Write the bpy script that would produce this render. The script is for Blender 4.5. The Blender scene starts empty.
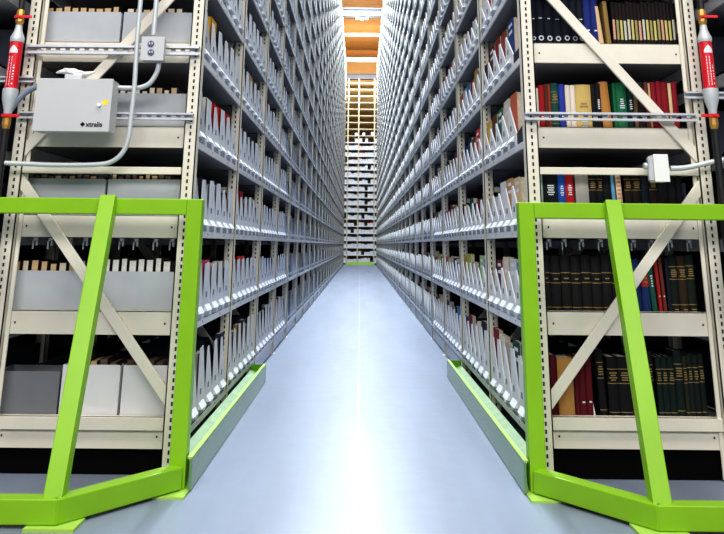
import bpy, math, random
from mathutils import Vector, Matrix
random.seed(7)
C = bpy.context.scene.collection
R = math.radians

# ------------------------------------------------------------------ camera
F, PX, PY, H = 800.0, 362.0, 18.0, 0.985
cy = Vector((-2, -227, -F)).normalized()
cz = Vector((28, 2828, -800.0)); cz = (cz - cz.dot(cy) * cy).normalized()
cx = cy.cross(cz)
cam = bpy.data.objects.new('camera', bpy.data.cameras.new('camera')); C.objects.link(cam)
cam.matrix_world = Matrix(((cx.x, cx.y, cx.z, 0), (cy.x, cy.y, cy.z, 0), (cz.x, cz.y, cz.z, H), (0, 0, 0, 1)))
cam.data.sensor_width = 36; cam.data.sensor_fit = 'HORIZONTAL'
cam.data.lens = F / 724 * 36
cam.data.shift_x = (362 - PX) / 724
cam.data.shift_y = -(267 - PY) / 724
cam.data.clip_end = 200
bpy.context.scene.camera = cam

def P(u, v, y):
    """world point on the plane Y=y seen at photo pixel u,v (used to take measurements)"""
    r = Vector((u - PX, PY - v, -F)); k = y / r.dot(cy)
    return Vector((r.dot(cx) * k, y, r.dot(cz) * k + H))
def proj(x, y, z):
    d = x * cx + y * cy + (z - H) * cz
    return PX + F * d.x / -d.z, PY - F * d.y / -d.z, -d.z

# ------------------------------------------------------------------ materials
def lin(c):
    return tuple(((v / 255) / 12.92 if v <= 10 else (((v / 255) + .055) / 1.055) ** 2.4) for v in c) + (1,)
MATS = {}
def mat(name, rgb, rough=.5, metal=0, noise=0, scale=20, spec=.5, stretch=None, attr=False, emit=0):
    if name in MATS: return MATS[name]
    m = bpy.data.materials.new(name); m.use_nodes = True
    nt = m.node_tree; b = nt.nodes['Principled BSDF']
    b.inputs['Roughness'].default_value = rough; b.inputs['Metallic'].default_value = metal
    b.inputs['Specular IOR Level'].default_value = spec
    c = lin(rgb); b.inputs['Base Color'].default_value = c
    if attr:
        a = nt.nodes.new('ShaderNodeAttribute'); a.attribute_name = 'Col'
        nt.links.new(a.outputs['Color'], b.inputs['Base Color'])
    elif noise:
        tc = nt.nodes.new('ShaderNodeTexCoord'); mp = nt.nodes.new('ShaderNodeMapping')
        if stretch: mp.inputs['Scale'].default_value = stretch
        n = nt.nodes.new('ShaderNodeTexNoise'); n.inputs['Scale'].default_value = scale; n.inputs['Detail'].default_value = 4
        rp = nt.nodes.new('ShaderNodeValToRGB')
        rp.color_ramp.elements[0].position = .3; rp.color_ramp.elements[1].position = .7
        rp.color_ramp.elements[0].color = tuple(v * (1 - noise) for v in c[:3]) + (1,)
        rp.color_ramp.elements[1].color = tuple(min(1, v * (1 + noise)) for v in c[:3]) + (1,)
        nt.links.new(tc.outputs['Object'], mp.inputs['Vector']); nt.links.new(mp.outputs['Vector'], n.inputs['Vector'])
        nt.links.new(n.outputs['Fac'], rp.inputs['Fac']); nt.links.new(rp.outputs['Color'], b.inputs['Base Color'])
    if emit:
        b.inputs['Emission Color'].default_value = c; b.inputs['Emission Strength'].default_value = emit
    MATS[name] = m
    return m
BEIGE = mat('beige_paint', (226, 220, 205), .45, noise=.04, scale=8)
SLOT = mat('slot_shadow', (30, 28, 30), .8)
UNDER_SHADE = mat('shelf_underside_shade', (128, 126, 130), .6)  # darker than the shelf paint: shade under the decks put into the colour
SHELF = mat('shelf_paint', (228, 228, 232), .4, noise=.04, scale=6)
GREEN = mat('green_paint', (138, 190, 28), .38, noise=.05, scale=5)
PALEGREEN = mat('pale_green_paint', (100, 138, 62), .5, noise=.22, scale=9)
GREY = mat('grey_card', (178, 182, 187), .75, noise=.05, scale=9)
WHITE = mat('white_card', (222, 222, 224), .7, noise=.03, scale=9)
INNER_SHADE = mat('card_inside_shade', (52, 55, 70), .85)  # tray interiors and rear trays: shade painted into the card colour
EDGE = mat('card_edge', (238, 238, 240), .7)
LABEL = mat('label_paper', (226, 229, 235), .6)
HOLDER = mat('label_holder_plastic', (176, 184, 198), .25)
CODE = mat('barcode_sticker', (104, 112, 132), .6, noise=.3, scale=180)
ZINC = mat('galvanised_steel', (204, 207, 212), .38, .35, noise=.1, scale=14)
PANEL = mat('panel_enamel', (196, 197, 198), .45, noise=.02, scale=5)
CONDUIT = mat('conduit_grey', (200, 205, 208), .42, .2)
BLACK = mat('black_plastic', (24, 24, 27), .5)
RED = mat('red_enamel', (214, 28, 44), .35)
BRASS = mat('brass', (205, 160, 84), .35, .6)
WHITEP = mat('white_plastic', (238, 238, 236), .45)
YELLOW = mat('yellow_sticker', (236, 216, 60), .5)
PAGES = mat('paper_pages', (226, 214, 192), .85, noise=.12, scale=60)
GOLD = mat('gold_foil', (150, 124, 76), .5, .2)
SILVER = mat('silver_foil', (176, 180, 190), .4, .3)
COVER = mat('book_cloth', (90, 90, 90), .75, attr=True, spec=.2)

# ------------------------------------------------------------------ mesh collector
class MB:
    def __init__(s): s.v = []; s.f = []; s.m = []; s.c = []
    def face(s, pts, mi=0, col=None):
        n = len(s.v); s.v += [tuple(p) for p in pts]; s.f.append(tuple(range(n, n + len(pts)))); s.m.append(mi); s.c.append(col)
    def hexa(s, p, mi=0, col=None):
        n = len(s.v); s.v += [tuple(q) for q in p]
        for q in ((3, 2, 1, 0), (4, 5, 6, 7), (0, 1, 5, 4), (1, 2, 6, 5), (2, 3, 7, 6), (3, 0, 4, 7)):
            s.f.append(tuple(n + i for i in q)); s.m.append(mi); s.c.append(col)
    def box(s, x0, x1, y0, y1, z0, z1, mi=0, col=None):
        if x1 < x0: x0, x1 = x1, x0
        s.hexa(((x0, y0, z0), (x1, y0, z0), (x1, y1, z0), (x0, y1, z0), (x0, y0, z1), (x1, y0, z1), (x1, y1, z1), (x0, y1, z1)), mi, col)
    def bar(s, a, b, w, d, side=(1, 0, 0), mi=0):
        a, b = Vector(a), Vector(b); t = (b - a).normalized(); u = Vector(side); u = (u - u.dot(t) * t).normalized(); v = t.cross(u)
        u *= w / 2; v *= d / 2
        s.hexa((a - u - v, a + u - v, a + u + v, a - u + v, b - u - v, b + u - v, b + u + v, b - u + v), mi)
    def prism(s, poly, ext, mi=0, col=None):
        """poly: planar points (3-D), ext: extrusion vector"""
        n = len(s.v); k = len(poly); e = Vector(ext)
        s.v += [tuple(p) for p in poly] + [tuple(Vector(p) + e) for p in poly]
        s.f.append(tuple(range(n + k - 1, n - 1, -1))); s.f.append(tuple(range(n + k, n + 2 * k)))
        s.m += [mi, mi]; s.c += [col, col]
        for i in range(k):
            j = (i + 1) % k; s.f.append((n + i, n + j, n + k + j, n + k + i)); s.m.append(mi); s.c.append(col)
    def tube(s, pts, r, n=12, mi=0, smooth=True):
        pts = [Vector(p) for p in pts]
        if smooth and len(pts) > 2:
            q = []
            for i in range(len(pts) - 1):
                p0, p1, p2, p3 = pts[max(i - 1, 0)], pts[i], pts[i + 1], pts[min(i + 2, len(pts) - 1)]
                for k in range(6):
                    t = k / 6
                    q.append(.5 * ((2 * p1) + (p2 - p0) * t + (2 * p0 - 5 * p1 + 4 * p2 - p3) * t * t + (3 * p1 - p0 - 3 * p2 + p3) * t ** 3))
            pts = q + [pts[-1]]
        base = len(s.v); u = None
        for i, p in enumerate(pts):
            t = (pts[min(i + 1, len(pts) - 1)] - pts[max(i - 1, 0)]).normalized()
            if u is None: u = t.orthogonal()
            u = (u - u.dot(t) * t).normalized(); w = t.cross(u)
            for k in range(n):
                a = 2 * math.pi * k / n; s.v.append(tuple(p + r * (math.cos(a) * u + math.sin(a) * w)))
        for i in range(len(pts) - 1):
            for k in range(n):
                j = (k + 1) % n; a = base + i * n
                s.f.append((a + k, a + j, a + n + j, a + n + k)); s.m.append(mi); s.c.append(None)
        s.f.append(tuple(base + k for k in range(n - 1, -1, -1))); s.f.append(tuple(base + (len(pts) - 1) * n + k for k in range(n)))
        s.m += [mi, mi]; s.c += [None, None]
    def lathe(s, x, y, prof, n=20, mi=0):
        base = len(s.v)
        for z, r in prof:
            for k in range(n):
                a = 2 * math.pi * k / n; s.v.append((x + r * math.cos(a), y + r * math.sin(a), z))
        for i in range(len(prof) - 1):
            for k in range(n):
                j = (k + 1) % n; a = base + i * n
                s.f.append((a + k, a + j, a + n + j, a + n + k)); s.m.append(mi); s.c.append(None)
        s.f.append(tuple(base + k for k in range(n - 1, -1, -1))); s.f.append(tuple(base + (len(prof) - 1) * n + k for k in range(n)))
        s.m += [mi, mi]; s.c += [None, None]
    def mesh(s, name, mats, smooth=False):
        me = bpy.data.meshes.new(name); me.from_pydata(s.v, [], s.f)
        for m in (mats if isinstance(mats, (list, tuple)) else [mats]): me.materials.append(m)
        me.polygons.foreach_set('material_index', s.m)
        if any(c is not None for c in s.c):
            at = me.color_attributes.new('Col', 'FLOAT_COLOR', 'CORNER'); data = []
            for p, c in zip(s.f, s.c):
                data += (list(c) if c is not None else [.5, .5, .5, 1]) * len(p)
            at.data.foreach_set('color', data)
        if smooth:
            me.polygons.foreach_set('use_smooth', [True] * len(s.f))
        me.update()
        return me
    def build(s, name, mats, parent=None, loc=None, bevel=0, smooth=False):
        o = bpy.data.objects.new(name, s.mesh(name, mats, smooth)); C.objects.link(o)
        if parent: o.parent = parent
        if loc: o.location = loc
        if bevel:
            b = o.modifiers.new('edge', 'BEVEL'); b.width = bevel; b.segments = 2; b.limit_method = 'ANGLE'
        if smooth:
            e = o.modifiers.new('split', 'EDGE_SPLIT'); e.split_angle = R(35)
        return o
def tag(o, label=None, cat=None, group=None, kind=None):
    if label: o['label'] = label
    if cat: o['category'] = cat
    if group: o['group'] = group
    if kind: o['kind'] = kind
    return o
def empty(name, loc=(0, 0, 0)):
    o = bpy.data.objects.new(name, None); o.empty_display_size = .1; o.location = loc; C.objects.link(o); return o
def place(mb, name, mats, root, **k):
    """build in world coordinates, then hang under an Empty that stands at its own place"""
    o = mb.build(name, mats, None, **k); o.parent = root
    o.location = -Vector(root.location)
    return o
ORD = ['first', 'second', 'third', 'fourth', 'fifth', 'sixth', 'seventh', 'eighth', 'ninth', 'tenth', 'eleventh', 'twelfth', 'thirteenth', 'fourteenth',
       'fifteenth', 'sixteenth', 'seventeenth', 'eighteenth', 'nineteenth', 'twentieth', 'twenty-first', 'twenty-second', 'twenty-third', 'twenty-fourth',
       'twenty-fifth', 'twenty-sixth', 'twenty-seventh', 'twenty-eighth', 'twenty-ninth', 'thirtieth', 'thirty-first']

# ------------------------------------------------------------------ setting
fl = MB(); fl.face(((-9, -6, 0), (9, -6, 0), (9, 48, 0), (-9, 48, 0)))
fm = mat('polished_concrete', (127, 136, 154), .26, noise=.14, scale=1.3, stretch=(2.6, .3, 1))
tag(fl.build('floor', fm), kind='structure')
nt = fm.node_tree; b = nt.nodes['Principled BSDF']
n2 = nt.nodes.new('ShaderNodeTexNoise'); n2.inputs['Scale'].default_value = 9; n2.inputs['Detail'].default_value = 6
rr = nt.nodes.new('ShaderNodeMapRange'); rr.inputs['To Min'].default_value = .32; rr.inputs['To Max'].default_value = .42; b.inputs['Specular IOR Level'].default_value = .42
tcn = [n for n in nt.nodes if n.type == 'TEX_COORD'][0]
nt.links.new(tcn.outputs['Object'], n2.inputs['Vector']); nt.links.new(n2.outputs['Fac'], rr.inputs['Value']); nt.links.new(rr.outputs['Result'], b.inputs['Roughness'])
gl = MB(); gl.box(-.009, .009, 2, 42.6, .0005, .0025)
tag(gl.build('trim_1', mat('guide_line', (146, 153, 173), .34)), kind='structure')
ZC = 12.0
tanm = mat('tan_ceiling', (196, 134, 68), .8, noise=.06, scale=3)
ce = MB(); ce.box(-9, 9, -6, 48, ZC, ZC + .2)
for y in (33.6, 36.4, 38.9, 41.3, 44): ce.box(-9, 9, y, y + .03, ZC - .012, ZC)
for x in (-1.2, -.05, 1.1): ce.box(x, x + .025, 30, 47, ZC - .012, ZC)
tag(ce.build('ceiling', tanm), kind='structure')
wb = MB(); wb.box(-9, 9, 47.8, 48, 0, ZC)
tag(wb.build('wall_back', mat('tan_wall', (196, 150, 92), .8, noise=.05, scale=3)), kind='structure')

# ------------------------------------------------------------------ shelving racks
Y0, BAY, NB, NL = 3.90, 1.37, 27, 22
XA, XB = .80, 1.69          # aisle face and flue face of each rack
LV = [.107, .578, 1.008, 1.433, 1.858] + [1.858 + .428 * k for k in range(1, NL - 4)]
DECK = [z + .036 for z in LV]
def dz(sgn): return .018 if sgn > 0 else 0.0
TOP = 10.3
def upright_mb(sgn, x0, x1, y, slots, zt=TOP):
    m = MB(); m.box(sgn * x0, sgn * x1, y, y + .006, 0.004, zt)           # web facing the cross aisle
    m.box(sgn * x0, sgn * (x0 + .005), y, y + .062, .004, zt); m.box(sgn * x1, sgn * (x1 - .005), y, y + .062, .004, zt)
    m.box(sgn * (x0 + .012), sgn * (x1 - .012), y + .056, y + .066, .004, zt)
    m.box(sgn * (x0 - .012), sgn * (x1 + .012), y - .012, y + .075, 0, .006)     # foot plate
    if slots:
        z = .06
        while z < 3.2:
            xm = sgn * (x0 + x1) / 2; m.box(xm - .0042, xm + .0042, y - .0012, y, z, z + .017, 1)
            z += .0325
        if slots > 1:
            z = .06
            while z < 3.0:
                m.box(sgn * (x0 - .0012), sgn * x0, y + .026, y + .034, z, z + .017, 1); z += .0325
    return m
def rack(sgn, side):
    root = empty('shelving_rack', (sgn * 1.245, Y0, 0))
    tag(root, 'tall beige slotted steel shelving rack along the %s side of the aisle' % side, 'shelving rack', 'tall shelving racks')
    for i in range(NB + 1):
        y = Y0 + i * BAY
        place(upright_mb(sgn, XA, XA + .062, y, 1 if i < 6 else 0), 'upright', [BEIGE, SLOT], root)
        if i < 8: place(upright_mb(sgn, XB - .062, XB, y, 1 if i == 0 else 0), 'upright', [BEIGE, SLOT], root)
    # strip behind each end post
    for i in range(1):
        m = MB(); m.box(sgn * (XB - .062 - .024), sgn * (XB - .062 - .006), Y0 + .021, Y0 + .029, 0.01, TOP)
        place(m, 'post_liner', BEIGE, root)
    # end frames: braces and beams
    for i in range(3):
        y = Y0 + i * BAY
        xi, xo = sgn * (XA + .045), sgn * (XB - .045)
        dy = .008 if i == 0 else .03
        for (a, za, c_, zc) in ((xo, 1.285, xi, .30), (xi, 2.36, xo, 1.40), (xi, 2.45, xo, 3.4)):
            m2 = MB(); A, B_ = Vector((a, y + .018, za)), Vector((c_, y + .018, zc))
            m2.bar(A, B_, .016, .05, (0, 1, 0)); place(m2, 'diagonal_brace', BEIGE, root, bevel=.003)
        m = MB(); m.box(sgn * (XA + .055), sgn * (XB - .055), y + .004, y + .03, 1.303 + dz(sgn), 1.337 + dz(sgn)); place(m, 'frame_crossbar', BEIGE, root, bevel=.002)
    for k in range(8):
        z = LV[k] + dz(sgn); h = .128 if k == 0 else .103
        m = MB(); m.box(sgn * (XA + .05), sgn * (XB - .03), Y0 + .030, Y0 + .044, z, z + h)
        m.box(sgn * (XA + .05), sgn * (XB - .03), Y0 + .030, Y0 + .075, z + h - .004, z + h)
        if k == 0: m.box(sgn * (XA + .066), sgn * (XB - .066), Y0 + .012, Y0 + .03, z + h - .05, z + h)
        for xx in (XA + .095, XB - .105): m.lathe(0, 0, [(0, 0.0001)], 3, 0) if False else m.box(sgn * xx - .004, sgn * xx + .004, Y0 + .0288, Y0 + .03, z + .045, z + .054, 1)
        m.box(sgn * 1.24 - .012, sgn * 1.24 + .012, Y0 + .0288, Y0 + .03, z + .03, z + .0335, 2)
        place(m, 'end_beam', [BEIGE, SLOT, SHELF], root, bevel=.002)
        if k == 0:
            m = MB(); m.box(sgn * (XA + .07), sgn * (XB - .07), Y0 + .046, Y0 + .055, .004, z + .02); place(m, 'under_shelf_dark_panel', mat('under_shelf_dark', (6, 6, 8), .9, spec=.1), root)  # added dark panel standing in for the darkness under the rack
        # added white pieces standing in for distant label holders glimpsed under the beam
        if k == 2:
            for q in range(9):
                xx = sgn * (XA + .11 + q * .083 + random.uniform(-.012, .012)); m = MB(); zz = z - .006; yy = Y0 + .10
                m.box(xx - .012, xx + .012, yy, yy + .006, zz - .012, zz + .002); m.box(xx - .012, xx - .006, yy, yy + .006, zz - .05, zz)
                m.box(xx + .004, xx + .012, yy, yy + .006, zz - .034, zz - .008)
                place(m, 'gap_fleck', WHITEP, root)
    # shelves: the 100 that show largest are parts, the rest one mass
    def shelf(m, y0, y1, z):
        m.box(sgn * (XA + .004), sgn * (XB - .004), y0, y1, z + .026, z + .0355)
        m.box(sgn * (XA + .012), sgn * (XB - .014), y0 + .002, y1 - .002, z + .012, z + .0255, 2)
        m.box(sgn * (XA + .002), sgn * (XA + .010), y0, y1, z + .004, z + .0355)
        m.box(sgn * (XB - .012), sgn * (XB - .002), y0, y1, z - .04, z + .0355)
    cand = []
    for i in range(NB):
        for k in range(NL):
            y0 = Y0 + i * BAY + (.066 if i else .076); y1 = Y0 + (i + 1) * BAY - .004
            u, v, w = proj(sgn * XA, y1, LV[k])
            cand.append((0 if v > -20 else 1, y0, y0, y1, LV[k] + dz(sgn), v))
    cand.sort()
    far = MB(); nfar = 0
    for q, (vis, _, y0, y1, z, v) in enumerate(cand):
        if q < 98 and not vis:
            m = MB(); shelf(m, y0, y1, z)
            for s_ in range(2):
                yy = y0 + (y1 - y0) * (.3 + .4 * s_); m.box(sgn * (XA + .001), sgn * (XA + .002), yy, yy + .006, z + .018, z + .028, 1)
            place(m, 'shelf', [SHELF, SLOT, UNDER_SHADE], root)
        else: shelf(far, y0, y1, z)
    o = place(far, 'shelf_decks', [SHELF, SLOT, UNDER_SHADE], root); o['kind'] = 'stuff'
    m = MB(); m.box(sgn * (XA + .02), sgn * (XA + .03), Y0 + 2 * BAY, Y0 + NB * BAY, .002, .1); place(m, 'kick_plate', SHELF, root)
    m = MB(); m.box(sgn * (XA + .07), sgn * (XB - .01), Y0 + NB * BAY + .01, Y0 + NB * BAY + .02, .01, TOP); place(m, 'dark_end_sheet', mat('gap_darkening', (44, 44, 50), .8), root)  # added dark sheet closing the far end so the shelf gaps stay black
    return root
rack(-1, 'left'); rack(1, 'right')

# ------------------------------------------------------------------ trays and the books in them
TW = .203
def tray_mb(m, d=.42, h=.235, w=TW, peak=.03, top=.05, ca=0, ed=1, off=0.0, M=None, low=False, cut=.11, shade=None):
    """open cardboard tray; front gable faces +x at x=0, runs back to x=-d. M: optional placement function for merged far trays"""
    T = M or (lambda p: p)
    hw = w / 2; t = .004; zl = .07; zt = h + peak
    gable = [(0, -hw, 0), (0, hw, 0), (0, hw, zl), (0, -hw + top, zt), (0, -hw, zt - .006)]
    if low:
        m.face([T(p) for p in gable], 4, shade)
        m.face([T(p) for p in ((0, hw, zl), (0, -hw + top, zt), (-.012, -hw + top, zt), (-.012, hw, zl))], ed)
        for s in (-1, 1):
            m.face([T(p) for p in ((0, s * hw, 0), (0, s * hw, zl), (-.06, s * hw, h), (-d, s * hw, h), (-d, s * hw, 0))], 3)
        return
    m.prism([T(p) for p in gable], Vector(T((-t, 0, 0))) - Vector(T((0, 0, 0))), ca)
    for s in (-1, 1):
        if s > 0:      # folded flange down the sloping edge of the gable
            a, b = Vector((-.0005, hw, zl)), Vector((-.0005, -hw + top, zt))
            m.prism([T(a), T(b), T(b + Vector((-.007, 0, 0))), T(a + Vector((-.007, 0, 0)))], Vector((0, -.004, 0)), ed)
        side = [(-t, s * hw, 0), (-t, s * hw, zl - .004), (-cut, s * hw, h), (-d, s * hw, h), (-d, s * hw, 0)]
        m.prism([T(p) for p in side], (0, -s * t, 0), ca if cut < .1 else 2)
    m.box(-d, -t, -hw + t, hw - t, 0, t, ca if cut < .1 else 2); m.box(-d, -d + t, -hw + t, hw - t, t, h, ca)
def label_parts(T, w=TW):
    hl = MB(); hl.box(.0005, .0025, -w * .30, w * .34, .002, .030)
    lb = MB(); lb.prism([Vector((.0005, -w * .36, .030)), Vector((.020, -w * .36, .032)), Vector((.0005, -w * .36, .062))], (0, w * .64, 0))
    cd = MB(); cd.box(.0003, .0012, -.052, -.018, .098, .126)
    return hl, lb, cd
VAR = {}
def tray_variant(key, d, h, peak, top, card):
    if key not in VAR:
        m = MB(); tray_mb(m, d, h, TW, peak, top, cut=.03 if str(key[0]) == 'end' else .11)
        hl, lb, cd = label_parts(None)
        VAR[key] = (m.mesh('cardboard_tray', [card, EDGE, INNER_SHADE]), hl.mesh('label_holder', HOLDER), lb.mesh('label_card', LABEL), cd.mesh('barcode_sticker', CODE))
    return VAR[key]
GREY2 = mat('cool_grey_card', (212, 217, 226), .75, noise=.05, scale=9)
def new_tray(key, spec, loc, rz, label, group, parts=True):
    me = tray_variant(key, *spec)
    o = bpy.data.objects.new('cardboard_tray', me[0]); C.objects.link(o); o.location = loc; o.rotation_euler = (0, 0, rz)
    tag(o, label, 'tray', group)
    if parts:
        for n, q in zip(('label_holder', 'label_card', 'barcode_sticker'), me[1:]):
            c = bpy.data.objects.new(n, q); C.objects.link(c); c.parent = o
    return o
PAL_L = [((196, 198, 204), 9, 'pale grey'), ((225, 220, 208), 6, 'cream'), ((52, 60, 82), 4, 'navy'), ((176, 40, 40), 2, 'red'), ((40, 42, 48), 4, 'black'), ((190, 150, 90), 1.5, 'tan'),
         ((120, 62, 50), 1.2, 'brown'), ((46, 92, 78), 1, 'green'), ((60, 110, 176), 1, 'blue')]
PAL_R = [((212, 204, 190), 5, 'cream'), ((196, 198, 204), 3, 'pale grey'), ((34, 46, 96), 3, 'navy'), ((128, 34, 44), 3, 'maroon'), ((172, 92, 66), 2, 'terracotta'), ((30, 32, 40), 3.5, 'black'),
         ((28, 96, 72), 1.6, 'green'), ((52, 136, 200), 1.3, 'blue'), ((206, 170, 100), 1.5, 'tan'), ((110, 70, 50), 2, 'brown'), ((190, 40, 44), 1.5, 'red'), ((190, 200, 60), .5, 'lime')]
def pick(pal):
    t = random.uniform(0, sum(p[1] for p in pal))
    for p in pal:
        t -= p[1]
        if t <= 0: return p
    return pal[0]
def book_block(m, T, w, h, th, x, col, ca=0, pg=1):
    """a book standing across the tray, cover to the aisle: cover boards and paper block"""
    hw = w / 2
    def bx(x0, x1, y0, y1, z0, z1, mi, c=None):
        m.hexa([T(p) for p in ((x0, y0, z0), (x1, y0, z0), (x1, y1, z0), (x0, y1, z0), (x0, y0, z1), (x1, y0, z1), (x1, y1, z1), (x0, y1, z1))], mi, c)
    bx(x - .003, x, -hw, hw, .006, h, ca, col); bx(x - th, x - th + .003, -hw, hw, .006, h, ca, col)
    bx(x - th, x, -hw, -hw + .003, .006, h, ca, col); bx(x - th + .003, x - .003, -hw + .003, hw - .005, .010, h - .004, pg)
FAMED = {(-1, 0, 3, 1): ((222, 220, 214), 'white photo-covered'), (-1, 0, 3, 2): ((206, 44, 34), 'bright red'), (-1, 0, 3, 3): ((206, 44, 34), 'bright red'), (-1, 0, 3, 4): ((200, 40, 32), 'bright red'),
         (-1, 0, 4, 0): ((206, 84, 40), 'orange-red'), (-1, 0, 4, 1): ((224, 168, 60), 'amber'), (-1, 0, 1, 2): ((222, 92, 124), 'pink'), (-1, 0, 1, 3): ((232, 222, 206), 'cream'), (-1, 1, 1, 0): ((214, 60, 50), 'bright red'),
         (-1, 1, 1, 2): ((226, 70, 46), 'scarlet'), (-1, 1, 2, 0): ((140, 30, 50), 'maroon'), (-1, 1, 2, 1): ((150, 34, 48), 'maroon'), (-1, 1, 4, 0): ((220, 180, 60), 'amber'), (-1, 1, 4, 2): ((196, 150, 96), 'tan'), (-1, 2, 4, 1): ((190, 50, 46), 'red'),
         (1, 0, 3, 1): ((206, 106, 78), 'terracotta'), (1, 0, 3, 3): ((24, 104, 70), 'green'), (1, 0, 3, 2): ((216, 208, 192), 'cream'), (1, 0, 4, 1): ((28, 62, 128), 'navy'), (1, 0, 4, 2): ((150, 66, 46), 'rust'), (1, 0, 4, 4): ((92, 26, 40), 'maroon'),
         (1, 0, 1, 1): ((50, 140, 204), 'bright blue'), (1, 0, 1, 2): ((206, 210, 214), 'pale grey'), (1, 0, 1, 3): ((228, 206, 186), 'peach'), (1, 0, 1, 4): ((104, 34, 44), 'maroon'), (1, 1, 1, 0): ((40, 120, 190), 'bright blue'), (1, 1, 1, 1): ((170, 200, 140), 'pale green'),
         (1, 0, 0, 1): ((96, 66, 56), 'brown'), (1, 0, 0, 2): ((20, 78, 74), 'dark teal'), (1, 0, 2, 1): ((224, 196, 150), 'tan'), (1, 0, 2, 2): ((206, 150, 96), 'tan'), (1, 0, 2, 3): ((222, 224, 228), 'pale grey'), (1, 1, 3, 1): ((206, 60, 40), 'red')}
LEVELN = ['bottom', 'second', 'third', 'fourth', 'fifth', 'sixth', 'seventh', 'eighth', 'ninth', 'tenth', 'eleventh', 'twelfth']
allp = []
for sgn in (-1, 1):
    for i in range(NB):
        nt_ = 6
        pitch = (BAY - .075) / nt_
        for k in range(NL):
            for j in range(nt_):
                if sgn > 0 and i == 0 and j == 0 and k < 5: continue      # the end books stand there
                yc = Y0 + i * BAY + .074 + pitch * (j + .5)
                u, v, w = proj(sgn * XA, yc, DECK[k]); u2, v2, w2 = proj(sgn * XA, yc, DECK[k] + .2)
                inside = v > 2 and v2 < 534
                allp.append((0 if inside else 1, w, sgn, i, k, j, yc, v))
allp.sort()
NT, NBK = 290, 150
mass = {-1: MB(), 1: MB()}; bmass = {-1: MB(), 1: MB()}
nbk = 0
for q, (outside, w, sgn, i, k, j, yc, v) in enumerate(allp):
    side = 'left' if sgn < 0 else 'right'
    rz = 0 if sgn < 0 else math.pi
    loc = (sgn * (XA + .012), yc, DECK[k] + dz(sgn))
    rnd = random.random()
    tall = (k == 0)
    h = (.30 if sgn < 0 else .27) if tall else (.22 if sgn < 0 else .195) + .03 * random.random()
    pal = PAL_L if sgn < 0 else PAL_R
    colr, _, cname = pick(pal)
    bh = h + (random.uniform(.01, .085) if sgn > 0 else random.uniform(-.035, .03))
    fam = (sgn, i, k, j) in FAMED
    if fam: colr, cname = FAMED[(sgn, i, k, j)]; bh = h + (.045 if sgn < 0 else .075)
    bh = min(bh, .345)
    jt = random.uniform(.85, 1.12); col = lin([min(255, c * jt) for c in colr]) if not fam else lin(colr)
    bw = (.165 if sgn > 0 else .15) + .025 * random.random()
    has_book = fam or random.random() < (.75 if sgn < 0 else .95)
    if q < NT and not outside:
        var = int(rnd * 3)
        if tall: key, spec = ('w', var, sgn), (.42, (.29 if sgn < 0 else .265) + .01 * var, .02, .04 + .02 * var, WHITE)
        else: key, spec = ('g', var, sgn), (.42, (.225 if sgn < 0 else .200) + .012 * var, .025 if sgn < 0 else .012, (.05 + .025 * var) if sgn < 0 else (.014 + .01 * var), GREY2 if sgn < 0 else WHITE)
        if sgn < 0 and i == 0 and j == 0:
            key, spec = ('end', tall), ((.27 if tall else .42), (.30 if tall else .24), .02, .05, WHITE if tall else GREY)
        nm = 'white' if (tall or sgn > 0) else 'grey'
        new_tray(key, spec, loc, rz, '%s tray %s from near post, %s shelf up, %s bay, %s rack' % (nm, ORD[j], LEVELN[k], ORD[i], side),
                 'cardboard trays on the %s rack' % side, parts=(i < 7))
    else:
        if v < -150 or v > 700: continue
        def T(p, loc=loc, s=-sgn): return (loc[0] + s * p[0], loc[1] + s * p[1], loc[2] + p[2])
        far_dim = min(1, max(0, (yc - 9) / 12)); g_ = random.uniform(.72, 1.1) * (1 - .5 * far_dim)  # far fronts painted darker with distance, for the dimmer light there
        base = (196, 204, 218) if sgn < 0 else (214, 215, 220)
        if random.random() < (.18 if sgn < 0 else .10): base = (104, 116, 150)  # some fronts take the navy tone of shaded trays
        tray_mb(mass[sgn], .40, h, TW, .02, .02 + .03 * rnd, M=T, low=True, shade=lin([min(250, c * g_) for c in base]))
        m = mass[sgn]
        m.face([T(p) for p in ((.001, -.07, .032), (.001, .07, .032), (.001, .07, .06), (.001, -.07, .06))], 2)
    if has_book and not (sgn < 0 and i == 0 and j == 0):
        if nbk < NBK and q < NT and not outside:
            nbk += 1
            m = MB(); book_block(m, lambda p: p, bw, bh, .032, -.013, col)
            if fam and random.random() < .6:
                for z_ in (.72, .86): m.box(-.0128, -.0122, -bw * .3, bw * .3, bh * z_, bh * z_ + .018, 2)
            o = m.build('book', [COVER, PAGES, LABEL]); o.location = (loc[0], loc[1], loc[2]); o.rotation_euler = (0, 0, rz)
            tag(o, '%s book in tray %s from near post, %s shelf up, %s bay, %s rack' % (cname, ORD[j], LEVELN[k], ORD[i], side), 'book', 'books standing in the aisle trays')
        else:
            def T(p, loc=loc, s=-sgn): return (loc[0] + s * p[0], loc[1] + s * p[1], loc[2] + p[2])
            book_block(bmass[sgn], T, bw, bh, .05, -.013, col)
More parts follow.
